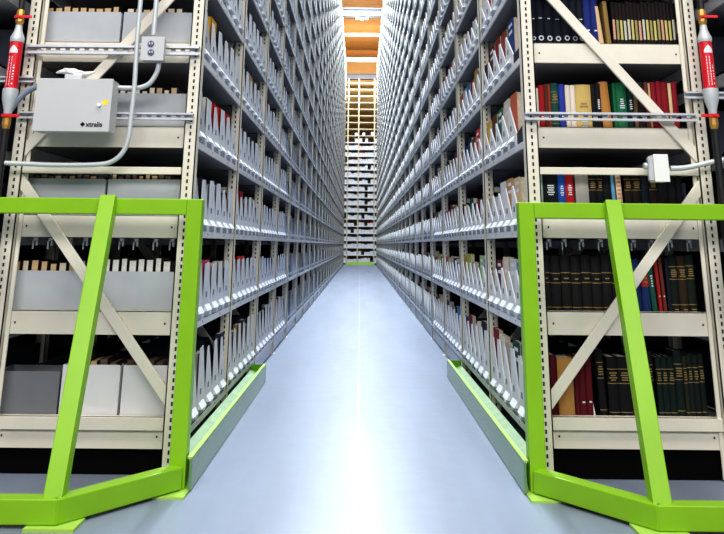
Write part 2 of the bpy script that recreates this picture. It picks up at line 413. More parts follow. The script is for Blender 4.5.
# second row of trays deeper on the shelves (only their dark shapes show)
for sgn in (-1, 1):
    for i in range(NB):
        for k in range(NL):
            y0 = Y0 + i * BAY + .07
            if i == 0: y0 += .22
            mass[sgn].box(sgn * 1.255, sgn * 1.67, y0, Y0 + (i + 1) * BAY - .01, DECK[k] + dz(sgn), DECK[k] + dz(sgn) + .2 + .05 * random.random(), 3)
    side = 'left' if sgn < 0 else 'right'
    o = mass[sgn].build('cardboard_trays', [GREY2 if sgn < 0 else WHITE, EDGE, LABEL, INNER_SHADE, mat('far_card_dimmed', (190, 190, 195), .75, attr=True)])
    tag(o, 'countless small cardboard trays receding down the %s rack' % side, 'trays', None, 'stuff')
    o = bmass[sgn].build('tray_books', [COVER, PAGES])
    tag(o, 'countless books standing in the distant trays of the %s rack' % side, 'books', None, 'stuff')

# neighbouring racks across the flue gap
def back_rack(sgn, side):
    x0, x1 = 1.925, 2.83
    root = empty('shelving_rack', (sgn * 2.37, Y0, 0))
    tag(root, 'neighbouring beige rack at the %s edge, seen past the red pipe in the gap' % side, 'shelving rack', 'tall shelving racks')
    for xx in (x0, x1 - .062):
        place(upright_mb(sgn, xx, xx + .062, Y0, 1, 5), 'upright', [BEIGE, SLOT], root)
        for i in (1, 2, 3): place(upright_mb(sgn, xx, xx + .062, Y0 + i * BAY, 0, 5), 'upright', [BEIGE, SLOT], root)
    for k in range(10):
        z = LV[k]
        m = MB(); m.box(sgn * (x0 + .066), sgn * (x1 - .066), Y0 + .03, Y0 + .044, z, z + .103); place(m, 'end_beam', BEIGE, root)
        m = MB(); m.box(sgn * x0, sgn * x1, Y0 + .07, Y0 + NB * BAY, z + .024, z + .035); m.box(sgn * x0, sgn * (x0 + .01), Y0 + .07, Y0 + NB * BAY, z - .04, z + .035)
        place(m, 'shelf', SHELF, root)
    m = MB(); m.box(sgn * 1.70, sgn * (x1 + .3), Y0 + NB * BAY + .01, Y0 + NB * BAY + .02, .01, TOP); place(m, 'dark_end_sheet', MATS['gap_darkening'], root)  # added dark sheet hiding the lit wall beyond the gap
    m = MB(); m.box(sgn * (x1 + .002), sgn * (x1 + .008), Y0 + .07, Y0 + NB * BAY, .01, 5); place(m, 'back_panel', MATS['gap_darkening'], root)  # added dark sheet keeping the lit wall out of the shelf gaps
    mm = MB()
    for k in range(10):
        for i in range(NB):
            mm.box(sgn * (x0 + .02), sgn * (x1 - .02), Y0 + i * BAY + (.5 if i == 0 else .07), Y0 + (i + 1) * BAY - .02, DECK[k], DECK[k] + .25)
    tag(mm.build('cardboard_trays', INNER_SHADE), 'shade-coloured trays packed on the neighbouring rack at the %s edge' % side, 'trays', None, 'stuff')
    return root
back_rack(-1, 'left'); back_rack(1, 'right')

# left rack end: inner trays and the journals standing in the end trays
def end_tray(xf, d, h, k, card, label, rot=0):
    m = MB(); tray_mb(m, d, h, TW, .0, .05, cut=.0045)
    o = m.build('cardboard_tray', [card, EDGE]); o.location = (xf, Y0 + .074 + .108, DECK[k]); tag(o, label, 'tray', 'end trays of the left rack')
for k, nm in enumerate(LEVELN[:6]):
    if k == 0:
        end_tray(-1.095, .265, .30, 0, WHITE, 'white tray in the middle of the bottom shelf, left rack end, behind the green leg')
        end_tray(-1.37, .30, .27, 0, mat('shaded_grey_card', (118, 120, 126), .8, noise=.05, scale=9), 'shade-toned grey tray at the outer side of the bottom shelf, left rack end')  # same grey card, darkened for the shade it stands in
    else:
        end_tray(-1.245, .41, .24, k, GREY, 'grey tray at the outer half of the %s shelf up, left rack end' % nm)
def journals(k, x0, x1, n, h0, h1, cols, where):
    p = (x1 - x0) / n
    for a in range(n):
        col, cn = random.choice(cols)
        h = random.uniform(h0, h1); wth = abs(p) * random.uniform(.55, .8)
        m = MB(); x = x0 + p * (a + .5)
        m.box(-wth / 2, wth / 2, -.085, .085, .006, h, 1)
        m.box(-wth / 2 - .002, -wth / 2, -.087, .087, .005, h + .003, 0, lin((70, 52, 44))); m.box(wth / 2, wth / 2 + .002, -.087, .087, .005, h + .003, 0, lin((70, 52, 44)))
        pg = mat('pages_' + cn.replace(' ', '_'), col, .85, noise=.1, scale=60)
        o = m.build('journal', [COVER, pg]); o.location = (x, Y0 + .074 + .108, DECK[k])
        tag(o, '%s journal %s from aisle in %s tray, %s shelf up, left rack end' % (cn, ORD[a], where, LEVELN[k]), 'journal', 'journals standing in the end trays')
TAN = ((206, 176, 136), 'tan'); CRM = ((226, 214, 192), 'cream'); WHT = ((236, 234, 228), 'white'); BRN = ((104, 84, 70), 'brown')
journals(4, -.93, -1.225, 7, .255, .272, [TAN, CRM], 'inner'); journals(4, -1.26, -1.64, 9, .255, .272, [TAN], 'outer')
journals(3, -.93, -1.225, 8, .25, .275, [TAN, CRM], 'inner'); journals(3, -1.26, -1.64, 9, .25, .268, [TAN, BRN], 'outer')
journals(2, -.93, -1.225, 9, .25, .265, [TAN, BRN], 'inner'); journals(2, -1.26, -1.64, 11, .25, .262, [BRN, TAN], 'outer')
journals(1, -.90, -1.225, 8, .285, .300, [WHT], 'inner'); journals(1, -1.26, -1.66, 9, .27, .288, [CRM, TAN], 'outer')
journals(0, -.90, -1.07, 4, .305, .325, [BRN], 'inner'); journals(0, -1.11, -1.34, 5, .305, .325, [BRN, TAN], 'middle')

# ------------------------------------------------------------------ books on the right rack's end
def spine_book(px0, px1, yt, yb, Yf, k, rgb, deco, label, lean=0):
    a = P(px0, (yt + yb) / 2, Yf); b_ = P(px1, (yt + yb) / 2, Yf); top = P((px0 + px1) / 2, yt, Yf).z
    w = max(.010, b_.x - a.x - .0012); h = top - DECK[k] - .019
    hw = w / 2; d = min(.17, max(.13, h * .62)); cl = lin([c * (.72 if max(rgb) < 75 else .95) for c in rgb])
    m = MB()
    n = 7; ro = min(.010, hw * .5)
    prof = [(-hw + w * i / (n - 1), ro * (1 - math.cos(math.pi / 2 * (1 - abs(2 * i / (n - 1) - 1))) - 1) * 1.0) for i in range(n)]
    prof = [(x, -ro * math.sin(math.pi * i / (n - 1)) + ro) for i, (x, _) in enumerate(prof)]
    poly = [(x, y, 0) for x, y in prof] + [(hw, ro + .006, 0), (-hw, ro + .006, 0)]
    m.prism([Vector(p) for p in poly], (0, 0, h), 0, cl)
    m.box(-hw, -hw + .003, ro, d, 0, h, 0, cl); m.box(hw - .003, hw, ro, d, 0, h, 0, cl)
    m.box(-hw + .003, hw - .003, ro + .004, d - .005, .004, h - .005, 1)
    def band(z0, z1, f, mi):
        pts = []
        for i in range(n):
            x, y = prof[i]; 
            if abs(x) <= hw * f + 1e-6: pts.append((x, y - .0006))
        if len(pts) < 2: pts = [(-hw * f, -.0006), (hw * f, -.0006)]
        for (x0, y0), (x1, y1) in zip(pts, pts[1:]):
            m.face(((x0, y0, z0 * h), (x1, y1, z0 * h), (x1, y1, z1 * h), (x0, y0, z1 * h)), mi)
    def words(z0, z1, f, mi, rows):
        st = (z1 - z0) / rows
        for r_ in range(rows):
            L = f * random.uniform(.6, 1); zz = z0 + st * r_
            m.face(((-hw * L, -.001, zz * h), (hw * L, -.001, zz * h), (hw * L, -.001, (zz + st * .5) * h), (-hw * L, -.001, (zz + st * .5) * h)), mi)
    mats = [COVER, PAGES, GOLD, SILVER, LABEL]
    if deco == 'bands':
        for z in (.25, .60, .74): band(z, z + .011, 1, 2)
        words(.655, .69, .6, 2, 1); words(.06, .16, .5, 2, 3)
    elif deco == 'gilt':
        for z in (.1, .3, .66, .84): band(z, z + .010, 1, 2)
        words(.70, .82, .75, 2, 4); words(.14, .26, .6, 2, 4)
    elif deco == 'emblem':
        for q in range(10):
            a0, a1 = 2 * math.pi * q / 10, 2 * math.pi * (q + 1) / 10; r1 = min(hw * .75, .014); r0 = r1 * .55
            m.face([(r * math.cos(t), -.0012, .30 * h + r * math.sin(t)) for r, t in ((r0, a0), (r1, a0), (r1, a1), (r0, a1))], 3)
        words(.07, .14, .7, 3, 2); band(.93, .945, 1, 3); words(.60, .63, .5, 3, 1)
    elif deco == 'title': words(.56, .74, .5, 4, 5)
    elif deco == 'mark': words(.42, .46, .45, 4, 1)
    elif deco == 'dark title': words(.25, .38, .6, 0, 3); words(.6, .7, .6, 2, 2)
    elif deco and deco.startswith('label'):
        lc = {'y': (190, 180, 110), 'p': (200, 150, 130), 'o': (150, 144, 84), 'w': (190, 190, 172)}[deco[-1]]
        mats.append(mat('spine_label_' + deco[-1], lc, .7)); band(.33, .68, .9, 5)
    elif deco == 'redlabel':
        mats.append(mat('spine_label_red', (176, 40, 44), .6)); band(.62, .88, 1, 5); words(.68, .8, .6, 2, 2)
    elif deco == 'check':
        mats.append(mat('check_red', (200, 90, 80), .6))
        for q in range(14): band(.06 + q * .065, .08 + q * .065, .7, 5)
    o = m.build('book', mats); o.location = ((a.x + b_.x) / 2, Yf, DECK[k] + .019)
    if lean: o.rotation_euler = (0, lean, 0)
    tag(o, label, 'book', 'books on the end shelves of the right rack')
YF = Y0 + .078
def shelf_books(k, yb, rows):
    cnt = {}
    for r_ in rows: cnt[r_[5]] = cnt.get(r_[5], 0) + 1
    seen = {}
    for idx, (x0, x1, yt, rgb, deco, nm, *lean) in enumerate(rows):
        lab = '%s book, %s from the inner post, %s shelf up, right rack end' % (nm, ORD[idx], LEVELN[k])
        spine_book(x0, x1, yt, yb, YF, k, rgb, deco, lab, lean[0] if lean else 0)
BK, NV = (34, 36, 42), (30, 40, 62)
rowA = [(530.5, 536, -6, NV, 'emblem', 'navy silver-emblem')] + [(x0, x1, -7 + (i % 3), (32, 38, 54), 'emblem', 'navy silver-emblem') for i, (x0, x1) in enumerate(((536, 544.5), (544.5, 553), (553, 561.5), (561.5, 570.5), (570.5, 577.5), (577.5, 584)))]
rowA += [(584, 591.5, -6, (38, 52, 122), 'mark', 'blue'), (591.5, 598.5, -5, (36, 48, 116), 'mark', 'blue'), (599, 604.5, 6, (222, 190, 150), None, 'tan pale', -.09), (606.5, 611, 1, (150, 124, 74), None, 'olive tan', -.05)]
x = 612
for i in range(17):
    w = 3.72; d = 'poywwyopwyoyopyyw'[i]
    rowA.append((x, x + w, 1.5 + (i % 4) * .6, (44, 34, 32) if i % 3 else (36, 32, 36), 'label_' + d, 'black %s-labelled' % {'p': 'pink', 'o': 'olive', 'y': 'yellow', 'w': 'white'}[d])); x += w
shelf_books(4, 43, rowA)
rowB = [(536, 539, 88, (226, 220, 210), None, 'thin white'), (539, 545, 85, (168, 34, 40), 'mark', 'red'), (545, 548.3, 84, (98, 52, 38), 'mark', 'brown'), (548.3, 551, 84, (150, 60, 44), 'mark', 'rust'),
        (551, 559.3, 83, (32, 78, 70), 'gilt', 'dark green'), (559.5, 565.5, 84, (48, 66, 160), 'mark', 'blue'), (565.8, 571, 85, (228, 214, 200), None, 'cream'), (571, 576, 85, (232, 220, 208), None, 'cream'),
        (576, 592, 84.5, (206, 178, 110), 'dark title', 'wide yellow-tan'), (592, 596.3, 84, BK, 'mark', 'black'), (596.3, 601.5, 83.5, BK, 'title', 'black'), (603, 612.5, 81.5, (190, 134, 72), 'mark', 'tan brown', -.05),
        (613.5, 617, 83, (30, 110, 72), 'mark', 'green'), (617, 627.5, 82.5, (36, 118, 80), 'title', 'bright green'), (628, 634, 84, (30, 70, 66), 'title', 'dark teal'), (634, 638, 83, (120, 96, 74), None, 'taupe'),
        (638, 645.5, 82, (62, 48, 44), 'mark', 'dark brown'), (645.5, 649.5, 82, (112, 58, 54), None, 'brown'), (649.5, 651.5, 83, (206, 178, 120), None, 'thin tan'), (651.5, 657.5, 82, (138, 28, 44), 'mark', 'crimson'),
        (657.5, 662.5, 81, (140, 28, 44), 'mark', 'crimson'), (662.5, 669, 82, (138, 26, 42), 'mark', 'crimson'), (669.3, 673, 83, (222, 192, 150), None, 'cream tan'), (673.2, 678.5, 81.5, (140, 28, 44), 'mark', 'crimson')]
shelf_books(3, 126, rowB)
rowC = [(538, 543.5, 170, (176, 196, 186), None, 'pale mint'), (543.5, 558.5, 168, (40, 46, 54), 'title', 'wide black'), (558.5, 566, 169, (40, 96, 190), 'title', 'bright blue'), (566, 574.5, 168, (194, 40, 46), 'title', 'bright red'),
        (576, 589.5, 167, (176, 172, 164), None, 'wide grey'), (589.5, 597.5, 170, BK, 'gilt', 'black gilt'), (597.5, 604, 170, BK, 'gilt', 'black gilt'), (604, 611.5, 170, BK, 'mark', 'black'), (613, 616.5, 168, (110, 168, 204), None, 'light blue', -.03),
        (618, 623.5, 169, (232, 206, 176), 'check', 'cream checked', -.03), (625, 633, 170, (52, 42, 36), 'gilt', 'brown-black gilt'), (633, 642, 170, (48, 40, 36), 'gilt', 'brown-black gilt'), (642, 650, 169, (40, 54, 70), 'mark', 'slate'),
        (650, 658, 169, (60, 44, 40), 'gilt', 'brown-black gilt'), (658, 669, 169, (36, 36, 42), None, 'plain black'), (669, 677, 170, (38, 38, 44), None, 'plain black'), (677, 683.5, 170, (36, 36, 42), None, 'plain black')]
shelf_books(2, 218, rowC)
rowD = [(541 + i * 10.25, 551 + i * 10.25, 255 + (i % 2), (42, 40, 42), 'bands', 'black gold-banded') for i in range(8)]
rowD += [(623, 632, 258, (36, 44, 70), 'mark', 'navy'), (632, 641.5, 259, (34, 54, 104), None, 'blue'), (642, 650, 263, (38, 60, 112), 'redlabel', 'blue red-labelled'), (651.5, 656.5, 256, (36, 96, 84), 'title', 'green', -.05),
         (658, 661.5, 257, (170, 48, 44), 'mark', 'red', -.04), (662.5, 666, 257, (122, 56, 50), 'mark', 'brown-red', -.04), (666.5, 670, 258, (40, 42, 66), None, 'thin navy'), (670, 679, 256, (34, 44, 38), 'gilt', 'dark green gilt'),
         (679, 687.5, 256, (70, 54, 40), 'gilt', 'brown gilt'), (687.5, 696, 255, (34, 48, 40), 'gilt', 'dark green gilt')]
shelf_books(1, 309, rowD)
rowE = [(548.5, 558, 355, (88, 24, 36), 'mark', 'maroon'), (558.5, 574.5, 358, (196, 146, 84), None, 'wide tan'), (575, 579.5, 358, (94, 28, 40), None, 'thin maroon'), (579.5, 586.5, 357, (100, 26, 38), 'mark', 'maroon'), (586.5, 593, 356, (100, 26, 38), 'mark', 'maroon'),
        (599.5, 607, 349, (34, 34, 38), 'gilt', 'black gilt', -.03), (608.5, 619.5, 357, (32, 32, 36), 'gilt', 'black gilt'), (619.5, 632, 357, (32, 32, 36), 'gilt', 'black gilt'), (632, 643, 355, (34, 34, 38), 'gilt', 'black gilt'), (643.5, 655, 352, (36, 36, 40), 'gilt', 'black gilt'),
        (657.5, 663, 357, (30, 52, 46), 'gilt', 'dark green gilt'), (663, 669.5, 357, (30, 52, 46), 'gilt', 'dark green gilt'), (669.5, 676, 357, (30, 50, 46), 'gilt', 'dark green gilt'), (676, 684.5, 351, (32, 50, 48), 'gilt', 'tall dark green gilt'),
        (684.5, 689, 356, (60, 58, 40), 'gilt', 'olive gilt'), (689, 694.5, 355, (32, 48, 44), 'gilt', 'dark green gilt'), (694.5, 700.5, 355, (34, 44, 42), 'gilt', 'dark green gilt'), (700.5, 706, 354, (34, 42, 40), 'gilt', 'dark green gilt')]
shelf_books(0, 418, rowE)
for (u, lab) in ((595.5, 'white wedge bookend beside the maroon books on the bottom shelf, right rack end'), (655.8, 'white wedge bookend before the dark green books on the bottom shelf, right rack end')):
    p = P(u, 400, YF); m = MB()
    m.prism([Vector((-.012, 0, 0)), Vector((.012, 0, 0)), Vector((-.010, 0, .14))], (0, .12, 0)); m.box(-.03, .03, .01, .12, 0, .0009)
    o = m.build('bookend', WHITEP); o.location = (p.x, YF + .005, DECK[0] + .018); tag(o, lab, 'bookend', 'white bookends')

# ------------------------------------------------------------------ green guard frames and floor rails
def guard(sgn, side):
    root = empty('guard_frame', (sgn * 1.83, 3.75, 0))
    tag(root, 'lime green steel guard frame standing in front of the %s rack end' % side, 'guard frame', 'lime green guard frames')
    yp = 3.74; w = .069
    xa = .715; xb = 2.945; cx_ = 1.09; cxb = 2.57; yc = 3.275; zt = 1.178
    for x in (xa, xb):
        s2 = 1 if x == xa else -1
        m = MB(); m.box(sgn * x, sgn * (x + s2 * w), yp - .035, yp + .035, .008, zt); place(m, 'upright', GREEN, root, bevel=.004)
        m = MB(); m.box(sgn * (x - s2 * .02), sgn * (x + s2 * .19), yp - .14, yp + .06, 0, .008); place(m, 'foot_plate', PALEGREEN2, root)
    m = MB(); m.box(sgn * (xa + w), sgn * (xb - w), yp - .035, yp + .035, zt - .07, zt); place(m, 'top_rail', GREEN, root, bevel=.004)
    # base: two slanting rails and one across
    zb, hb = .012, .083
    ctr = lambda x, y: (sgn * x, y, zb + hb / 2)
    for x, c_ in ((xa + .035, cx_), (xb - .035, cxb)):
        d = Vector((c_ - x, yc - yp)).normalized()
        m = MB(); m.bar(ctr(x + d.x * .0, yp + d.y * .037), ctr(c_ + d.x * .02, yc + d.y * .02), w, hb, (0, 0, 1) if False else Vector((d.y * sgn, -d.x, 0)))
        place(m, 'base_rail', GREEN, root, bevel=.004)
        m = MB(); m.box(sgn * (c_ - .09), sgn * (c_ + .09), yc - .07, yc + .06, 0, .011); place(m, 'foot_plate', PALEGREEN2, root)
        s2 = 1 if x < 1.8 else -1
        lx = 1.137 if s2 > 0 else 2.523
        m = MB(); m.bar((sgn * lx, yp - .03, zt + .004), (sgn * (c_ + s2 * .015), yc + .012, zb + hb - .02), .07, .062, (1, 0, 0)); place(m, 'leg', GREEN, root, bevel=.004)
    m = MB(); m.box(sgn * (cx_ - .012), sgn * (cxb + .012), yc - .036, yc + .034, zb, zb + hb); place(m, 'base_rail', GREEN, root, bevel=.004)
PALEGREEN2 = mat('yellow_green_paint', (166, 204, 90), .5)
guard(-1, 'left'); guard(1, 'right')
def rail(sgn, side, y1):
    root = empty('floor_rail', (sgn * .72, 3.72, 0))
    tag(root, 'low green steel guide rail on the floor along the %s rack foot' % side, 'rail', 'green floor guide rails')
    x = .688; y0 = 3.70
    m = MB(); m.box(sgn * x, sgn * (x + .012), y0, y1, .003, .125); place(m, 'rail_plate', RAILM, root, bevel=.003)
    m = MB(); m.box(sgn * x, sgn * (x + .02), y0, y1, .125, .131); place(m, 'rail_lip', PALEGREEN2, root)
    m = MB(); m.prism([Vector((sgn * (x + .012), Y0, .06)), Vector((sgn * (XA - .002), Y0, .09)), Vector((sgn * (XA - .002), Y0, .084)), Vector((sgn * (x + .012), Y0, .054))], (0, y1 - Y0 - .01, 0)); place(m, 'rail_flange', PALEGREEN, root)
    m = MB(); m.box(sgn * x, sgn * (XA + .0), y1 - .008, y1, .003, .125); place(m, 'end_cap', mat('deep_green_paint', (96, 160, 20), .4), root)
RAILM = mat('rail_green_paint', (104, 142, 92), .22, noise=.06, scale=4)
rail(-1, 'left', 6.42); rail(1, 'right', 6.75)

# ------------------------------------------------------------------ equipment on the rack ends
def strut(u0, u1, v0, v1, y, label, name='mounting_strut', slots=True):
    a = P(u0, (v0 + v1) / 2, y); b_ = P(u1, (v0 + v1) / 2, y)
    zt = P((u0 + u1) / 2, v0, y).z; zb = P((u0 + u1) / 2, v1, y).z
    m = MB(); x0, x1 = a.x, b_.x; h = zt - zb
    m.box(x0, x1, y, y + .025, zt - .004, zt, 0); m.box(x0, x1, y, y + .025, zb, zb + .004, 0)
    m.box(x0, x1, y, y + .003, zt - h * .26, zt - .004, 0); m.box(x0, x1, y, y + .003, zb + .004, zb + h * .26, 0)
    m.box(x0, x1, y + .022, y + .025, zb + .004, zb + h * .3, 0); m.box(x0, x1, y + .022, y + .025, zt - h * .3, zt - .004, 0)
    x = x0
    while x < x1:
        m.box(x, min(x1, x + (.022 if slots else .048)), y + .022, y + .025, zb + h * .3, zt - h * .3, 0); x += .048
    o = m.build(name, [ZINC, WHITEP if u0 < 300 else LABEL], None); 
    c = Vector(((x0 + x1) / 2, y, zb)); o.data.transform(Matrix.Translation(-c)); o.location = c
    tag(o, label, 'strut', 'galvanised mounting struts')
    return o
YS = Y0 - .030
strut(25, 199, 45, 54, YS, 'slotted galvanised strut across the left rack end, behind the outlet box')
strut(17, 193, 112, 119, YS, 'galvanised strut across the left rack end, behind the grey control cabinet')
strut(525.5, 698, 112.5, 120.5, YS, 'galvanised strut crossing in front of the coloured books, right rack end')
strut(686, 727, 91.5, 98.5, YS, 'short galvanised strut holding the red canister at the right edge', slots=False)
strut(-4, 33, 76, 82, Y0 - .03, 'short galvanised strut behind the red canister at the left edge', slots=False)

# control cabinet
yc1, yc0 = YS - .001, YS - .11
a = P(38, 79, yc0); b_ = P(108, 131.5, yc0)
root = empty('control_cabinet', ((a.x + b_.x) / 2, yc0, b_.z)); tag(root, 'grey enamel control cabinet marked xtralis mounted on the left rack end', 'cabinet')
zt, zb = P(75, 79, yc0).z, P(75, 131, yc0).z
m = MB(); m.box(a.x, b_.x, yc0 + .012, yc1, zb, zt); place(m, 'body', PANEL, root, bevel=.004)
m = MB(); m.box(a.x - .002, b_.x + .002, yc0, yc0 + .011, zb - .003, zt + .003); door = place(m, 'door', PANEL, root, bevel=.003)
lk = P(99.5, 105, yc0); m = MB(); m.tube([(lk.x, yc0 + .002, lk.z), (lk.x, yc0 - .012, lk.z)], .009, 14, smooth=False); place(m, 'latch', WHITEP, root, smooth=True)
sp = P(106, 102.5, yc0); m = MB(); m.tube([(sp.x - .004, yc0 + .001, sp.z), (sp.x - .004, yc0 - .001, sp.z)], .014, 18, smooth=False); place(m, 'sticker', YELLOW, root)
tp = P(84.5, 124.5, yc0)
cu = bpy.data.curves.new('lettering', 'FONT'); cu.body = 'xtralis'; cu.size = .031; cu.extrude = .0006; cu.align_x = 'LEFT'; cu.align_y = 'CENTER'; cu.offset = 0.0008
tx = bpy.data.objects.new('lettering', cu); C.objects.link(tx); bpy.context.view_layer.update()
dg = bpy.context.evaluated_depsgraph_get(); me = bpy.data.meshes.new_from_object(tx.evaluated_get(dg)); bpy.data.objects.remove(tx)
lt = bpy.data.objects.new('lettering', me); C.objects.link(lt); me.materials.clear(); me.materials.append(BLACK); lt.parent = root
p2 = P(86, 124.5, yc0); lt.location = Vector((p2.x, yc0 - .0012, p2.z)) - root.location; lt.rotation_euler = (R(90), 0, 0)
dm = P(82.6, 124.3, yc0); m = MB(); s_ = .008
for (ox, oz) in ((-s_, 0), (s_, 0), (0, s_), (0, -s_)):
    q = s_ * .9; m.prism([Vector((dm.x + ox * .6 - q, yc0 - .0004, dm.z + oz * .6)), Vector((dm.x + ox * .6, yc0 - .0004, dm.z + oz * .6 - q)), Vector((dm.x + ox * .6 + q, yc0 - .0004, dm.z + oz * .6)), Vector((dm.x + ox * .6, yc0 - .0004, dm.z + oz * .6 + q))], (0, -.001, 0))
place(m, 'emblem', BLACK, root)
# vent stub with a crumpled plastic wrap on top of the cabinet
pv = P(75, 79, yc0 + .07); m = MB(); m.box(-.042, .042, -.035, .035, .0005, .03)
o = m.build('cable_gland_block', ZINC, None, bevel=.004); o.location = (pv.x, yc0 + .075, zt + .001); tag(o, 'small zinc block on top of the grey control cabinet', 'block')
m = MB(); n_, ns = 14, 7; g = {}
for i in range(n_ + 1):
    for j in range(ns):
        aa = 2 * math.pi * j / ns; tt = i / n_
        r = .004 + .026 * math.sin(math.pi * min(1, tt * .95 + .03)) * (.75 + .5 * random.random())
        g[i, j] = (-.095 + .19 * tt, r * 1.2 * math.cos(aa), .016 + r * .62 * math.sin(aa) + .008 * math.sin(tt * 7))
for i in range(n_):
    for j in range(ns): m.face((g[i, j], g[i + 1, j], g[i + 1, (j + 1) % ns], g[i, (j + 1) % ns]))
m.face([g[0, j] for j in range(ns)][::-1]); m.face([g[n_, j] for j in range(ns)])
o = m.build('plastic_wrap', WHITEP); o.location = (pv.x - .0, yc0 + .075, zt + .029); tag(o, 'crumpled white plastic wrap lying above the grey control cabinet', 'plastic wrap')

# outlet box and conduits, left
yo = YS - .055
a, b_ = P(142.3, 37, yo), P(162.5, 60, yo)
root = empty('outlet_box', ((a.x + b_.x) / 2, yo, b_.z)); tag(root, 'grey steel double outlet box on the upper strut, left rack end', 'outlet box')
m = MB(); m.box(a.x, b_.x, yo + .004, YS, b_.z, a.z); place(m, 'box', PANEL, root, bevel=.005)
m = MB(); m.box(a.x - .003, b_.x + .003, yo, yo + .004, b_.z - .003, a.z + .003); place(m, 'cover_plate', PANEL, root, bevel=.002)
for v in (44, 52.5):
    c_ = P(151, v, yo); m = MB(); m.tube([(c_.x, yo + .001, c_.z), (c_.x, yo - .003, c_.z)], .016, 18, smooth=False)
    rc = place(m, 'receptacle', mat('navy_plastic', (60, 72, 110), .4), root)
    m = MB(); m.box(c_.x - .008, c_.x - .004, yo - .0045, yo - .003, c_.z - .003, c_.z + .008); m.box(c_.x + .004, c_.x + .008, yo - .0045, yo - .003, c_.z - .003, c_.z + .008)
    s_o = place(m, 'socket_slots', WHITEP, root)
def pipe(name, pts, r, mtl, label, cat, group=None, sm=True):
    pts = [Vector(p) for p in pts]; c = pts[-1].copy()
    m = MB(); m.tube([p - c for p in pts], r, 12, smooth=sm); o = m.build(name, mtl, None, loc=c, smooth=True); tag(o, label, cat, group); return o
yp = YS - .028
up = P(153.5, 36, yp)
pipe('conduit', [(up.x, yp, up.z + 1.2), (up.x, yp, up.z + .3), (up.x, yp, up.z + .004)], .0125, CONDUIT, 'straight grey conduit rising from the outlet box, left rack end', 'conduit', 'grey conduits')
yq = YS - .016
pp = [P(*q, yq) for q in ((159, 62.5), (157, 72), (150, 83), (140, 87.5), (128, 88), (112.5, 87.5))]
pipe('conduit', pp, .012, CONDUIT, 'curved grey conduit from outlet box down into the control cabinet side', 'conduit', 'grey conduits')
yr = YS - .040
t0 = P(137.5, 36, yr)
pp = [Vector((t0.x, yr, t0.z + 1.2)), Vector((t0.x, yr, t0.z + .4)), Vector((t0.x, yr, t0.z))] + [P(*q, yr) for q in ((134.5, 85), (131, 118), (128.5, 138), (123, 152), (112, 161.5), (96, 164.5), (60, 165), (30, 164), (4, 163))]
pipe('conduit', pp, .0115, CONDUIT, 'long grey conduit dropping beside the cabinet and bending along to the left edge', 'conduit', 'grey conduits')
pp = [P(*q, YS - .03) for q in ((37.8, 86.5), (28, 91), (18, 100), (8, 114))]
pipe('conduit', pp, .014, mat('flex_conduit', (130, 142, 158), .45), 'flexible blue-grey conduit from the cabinet down to the left red canister', 'conduit', 'grey conduits')

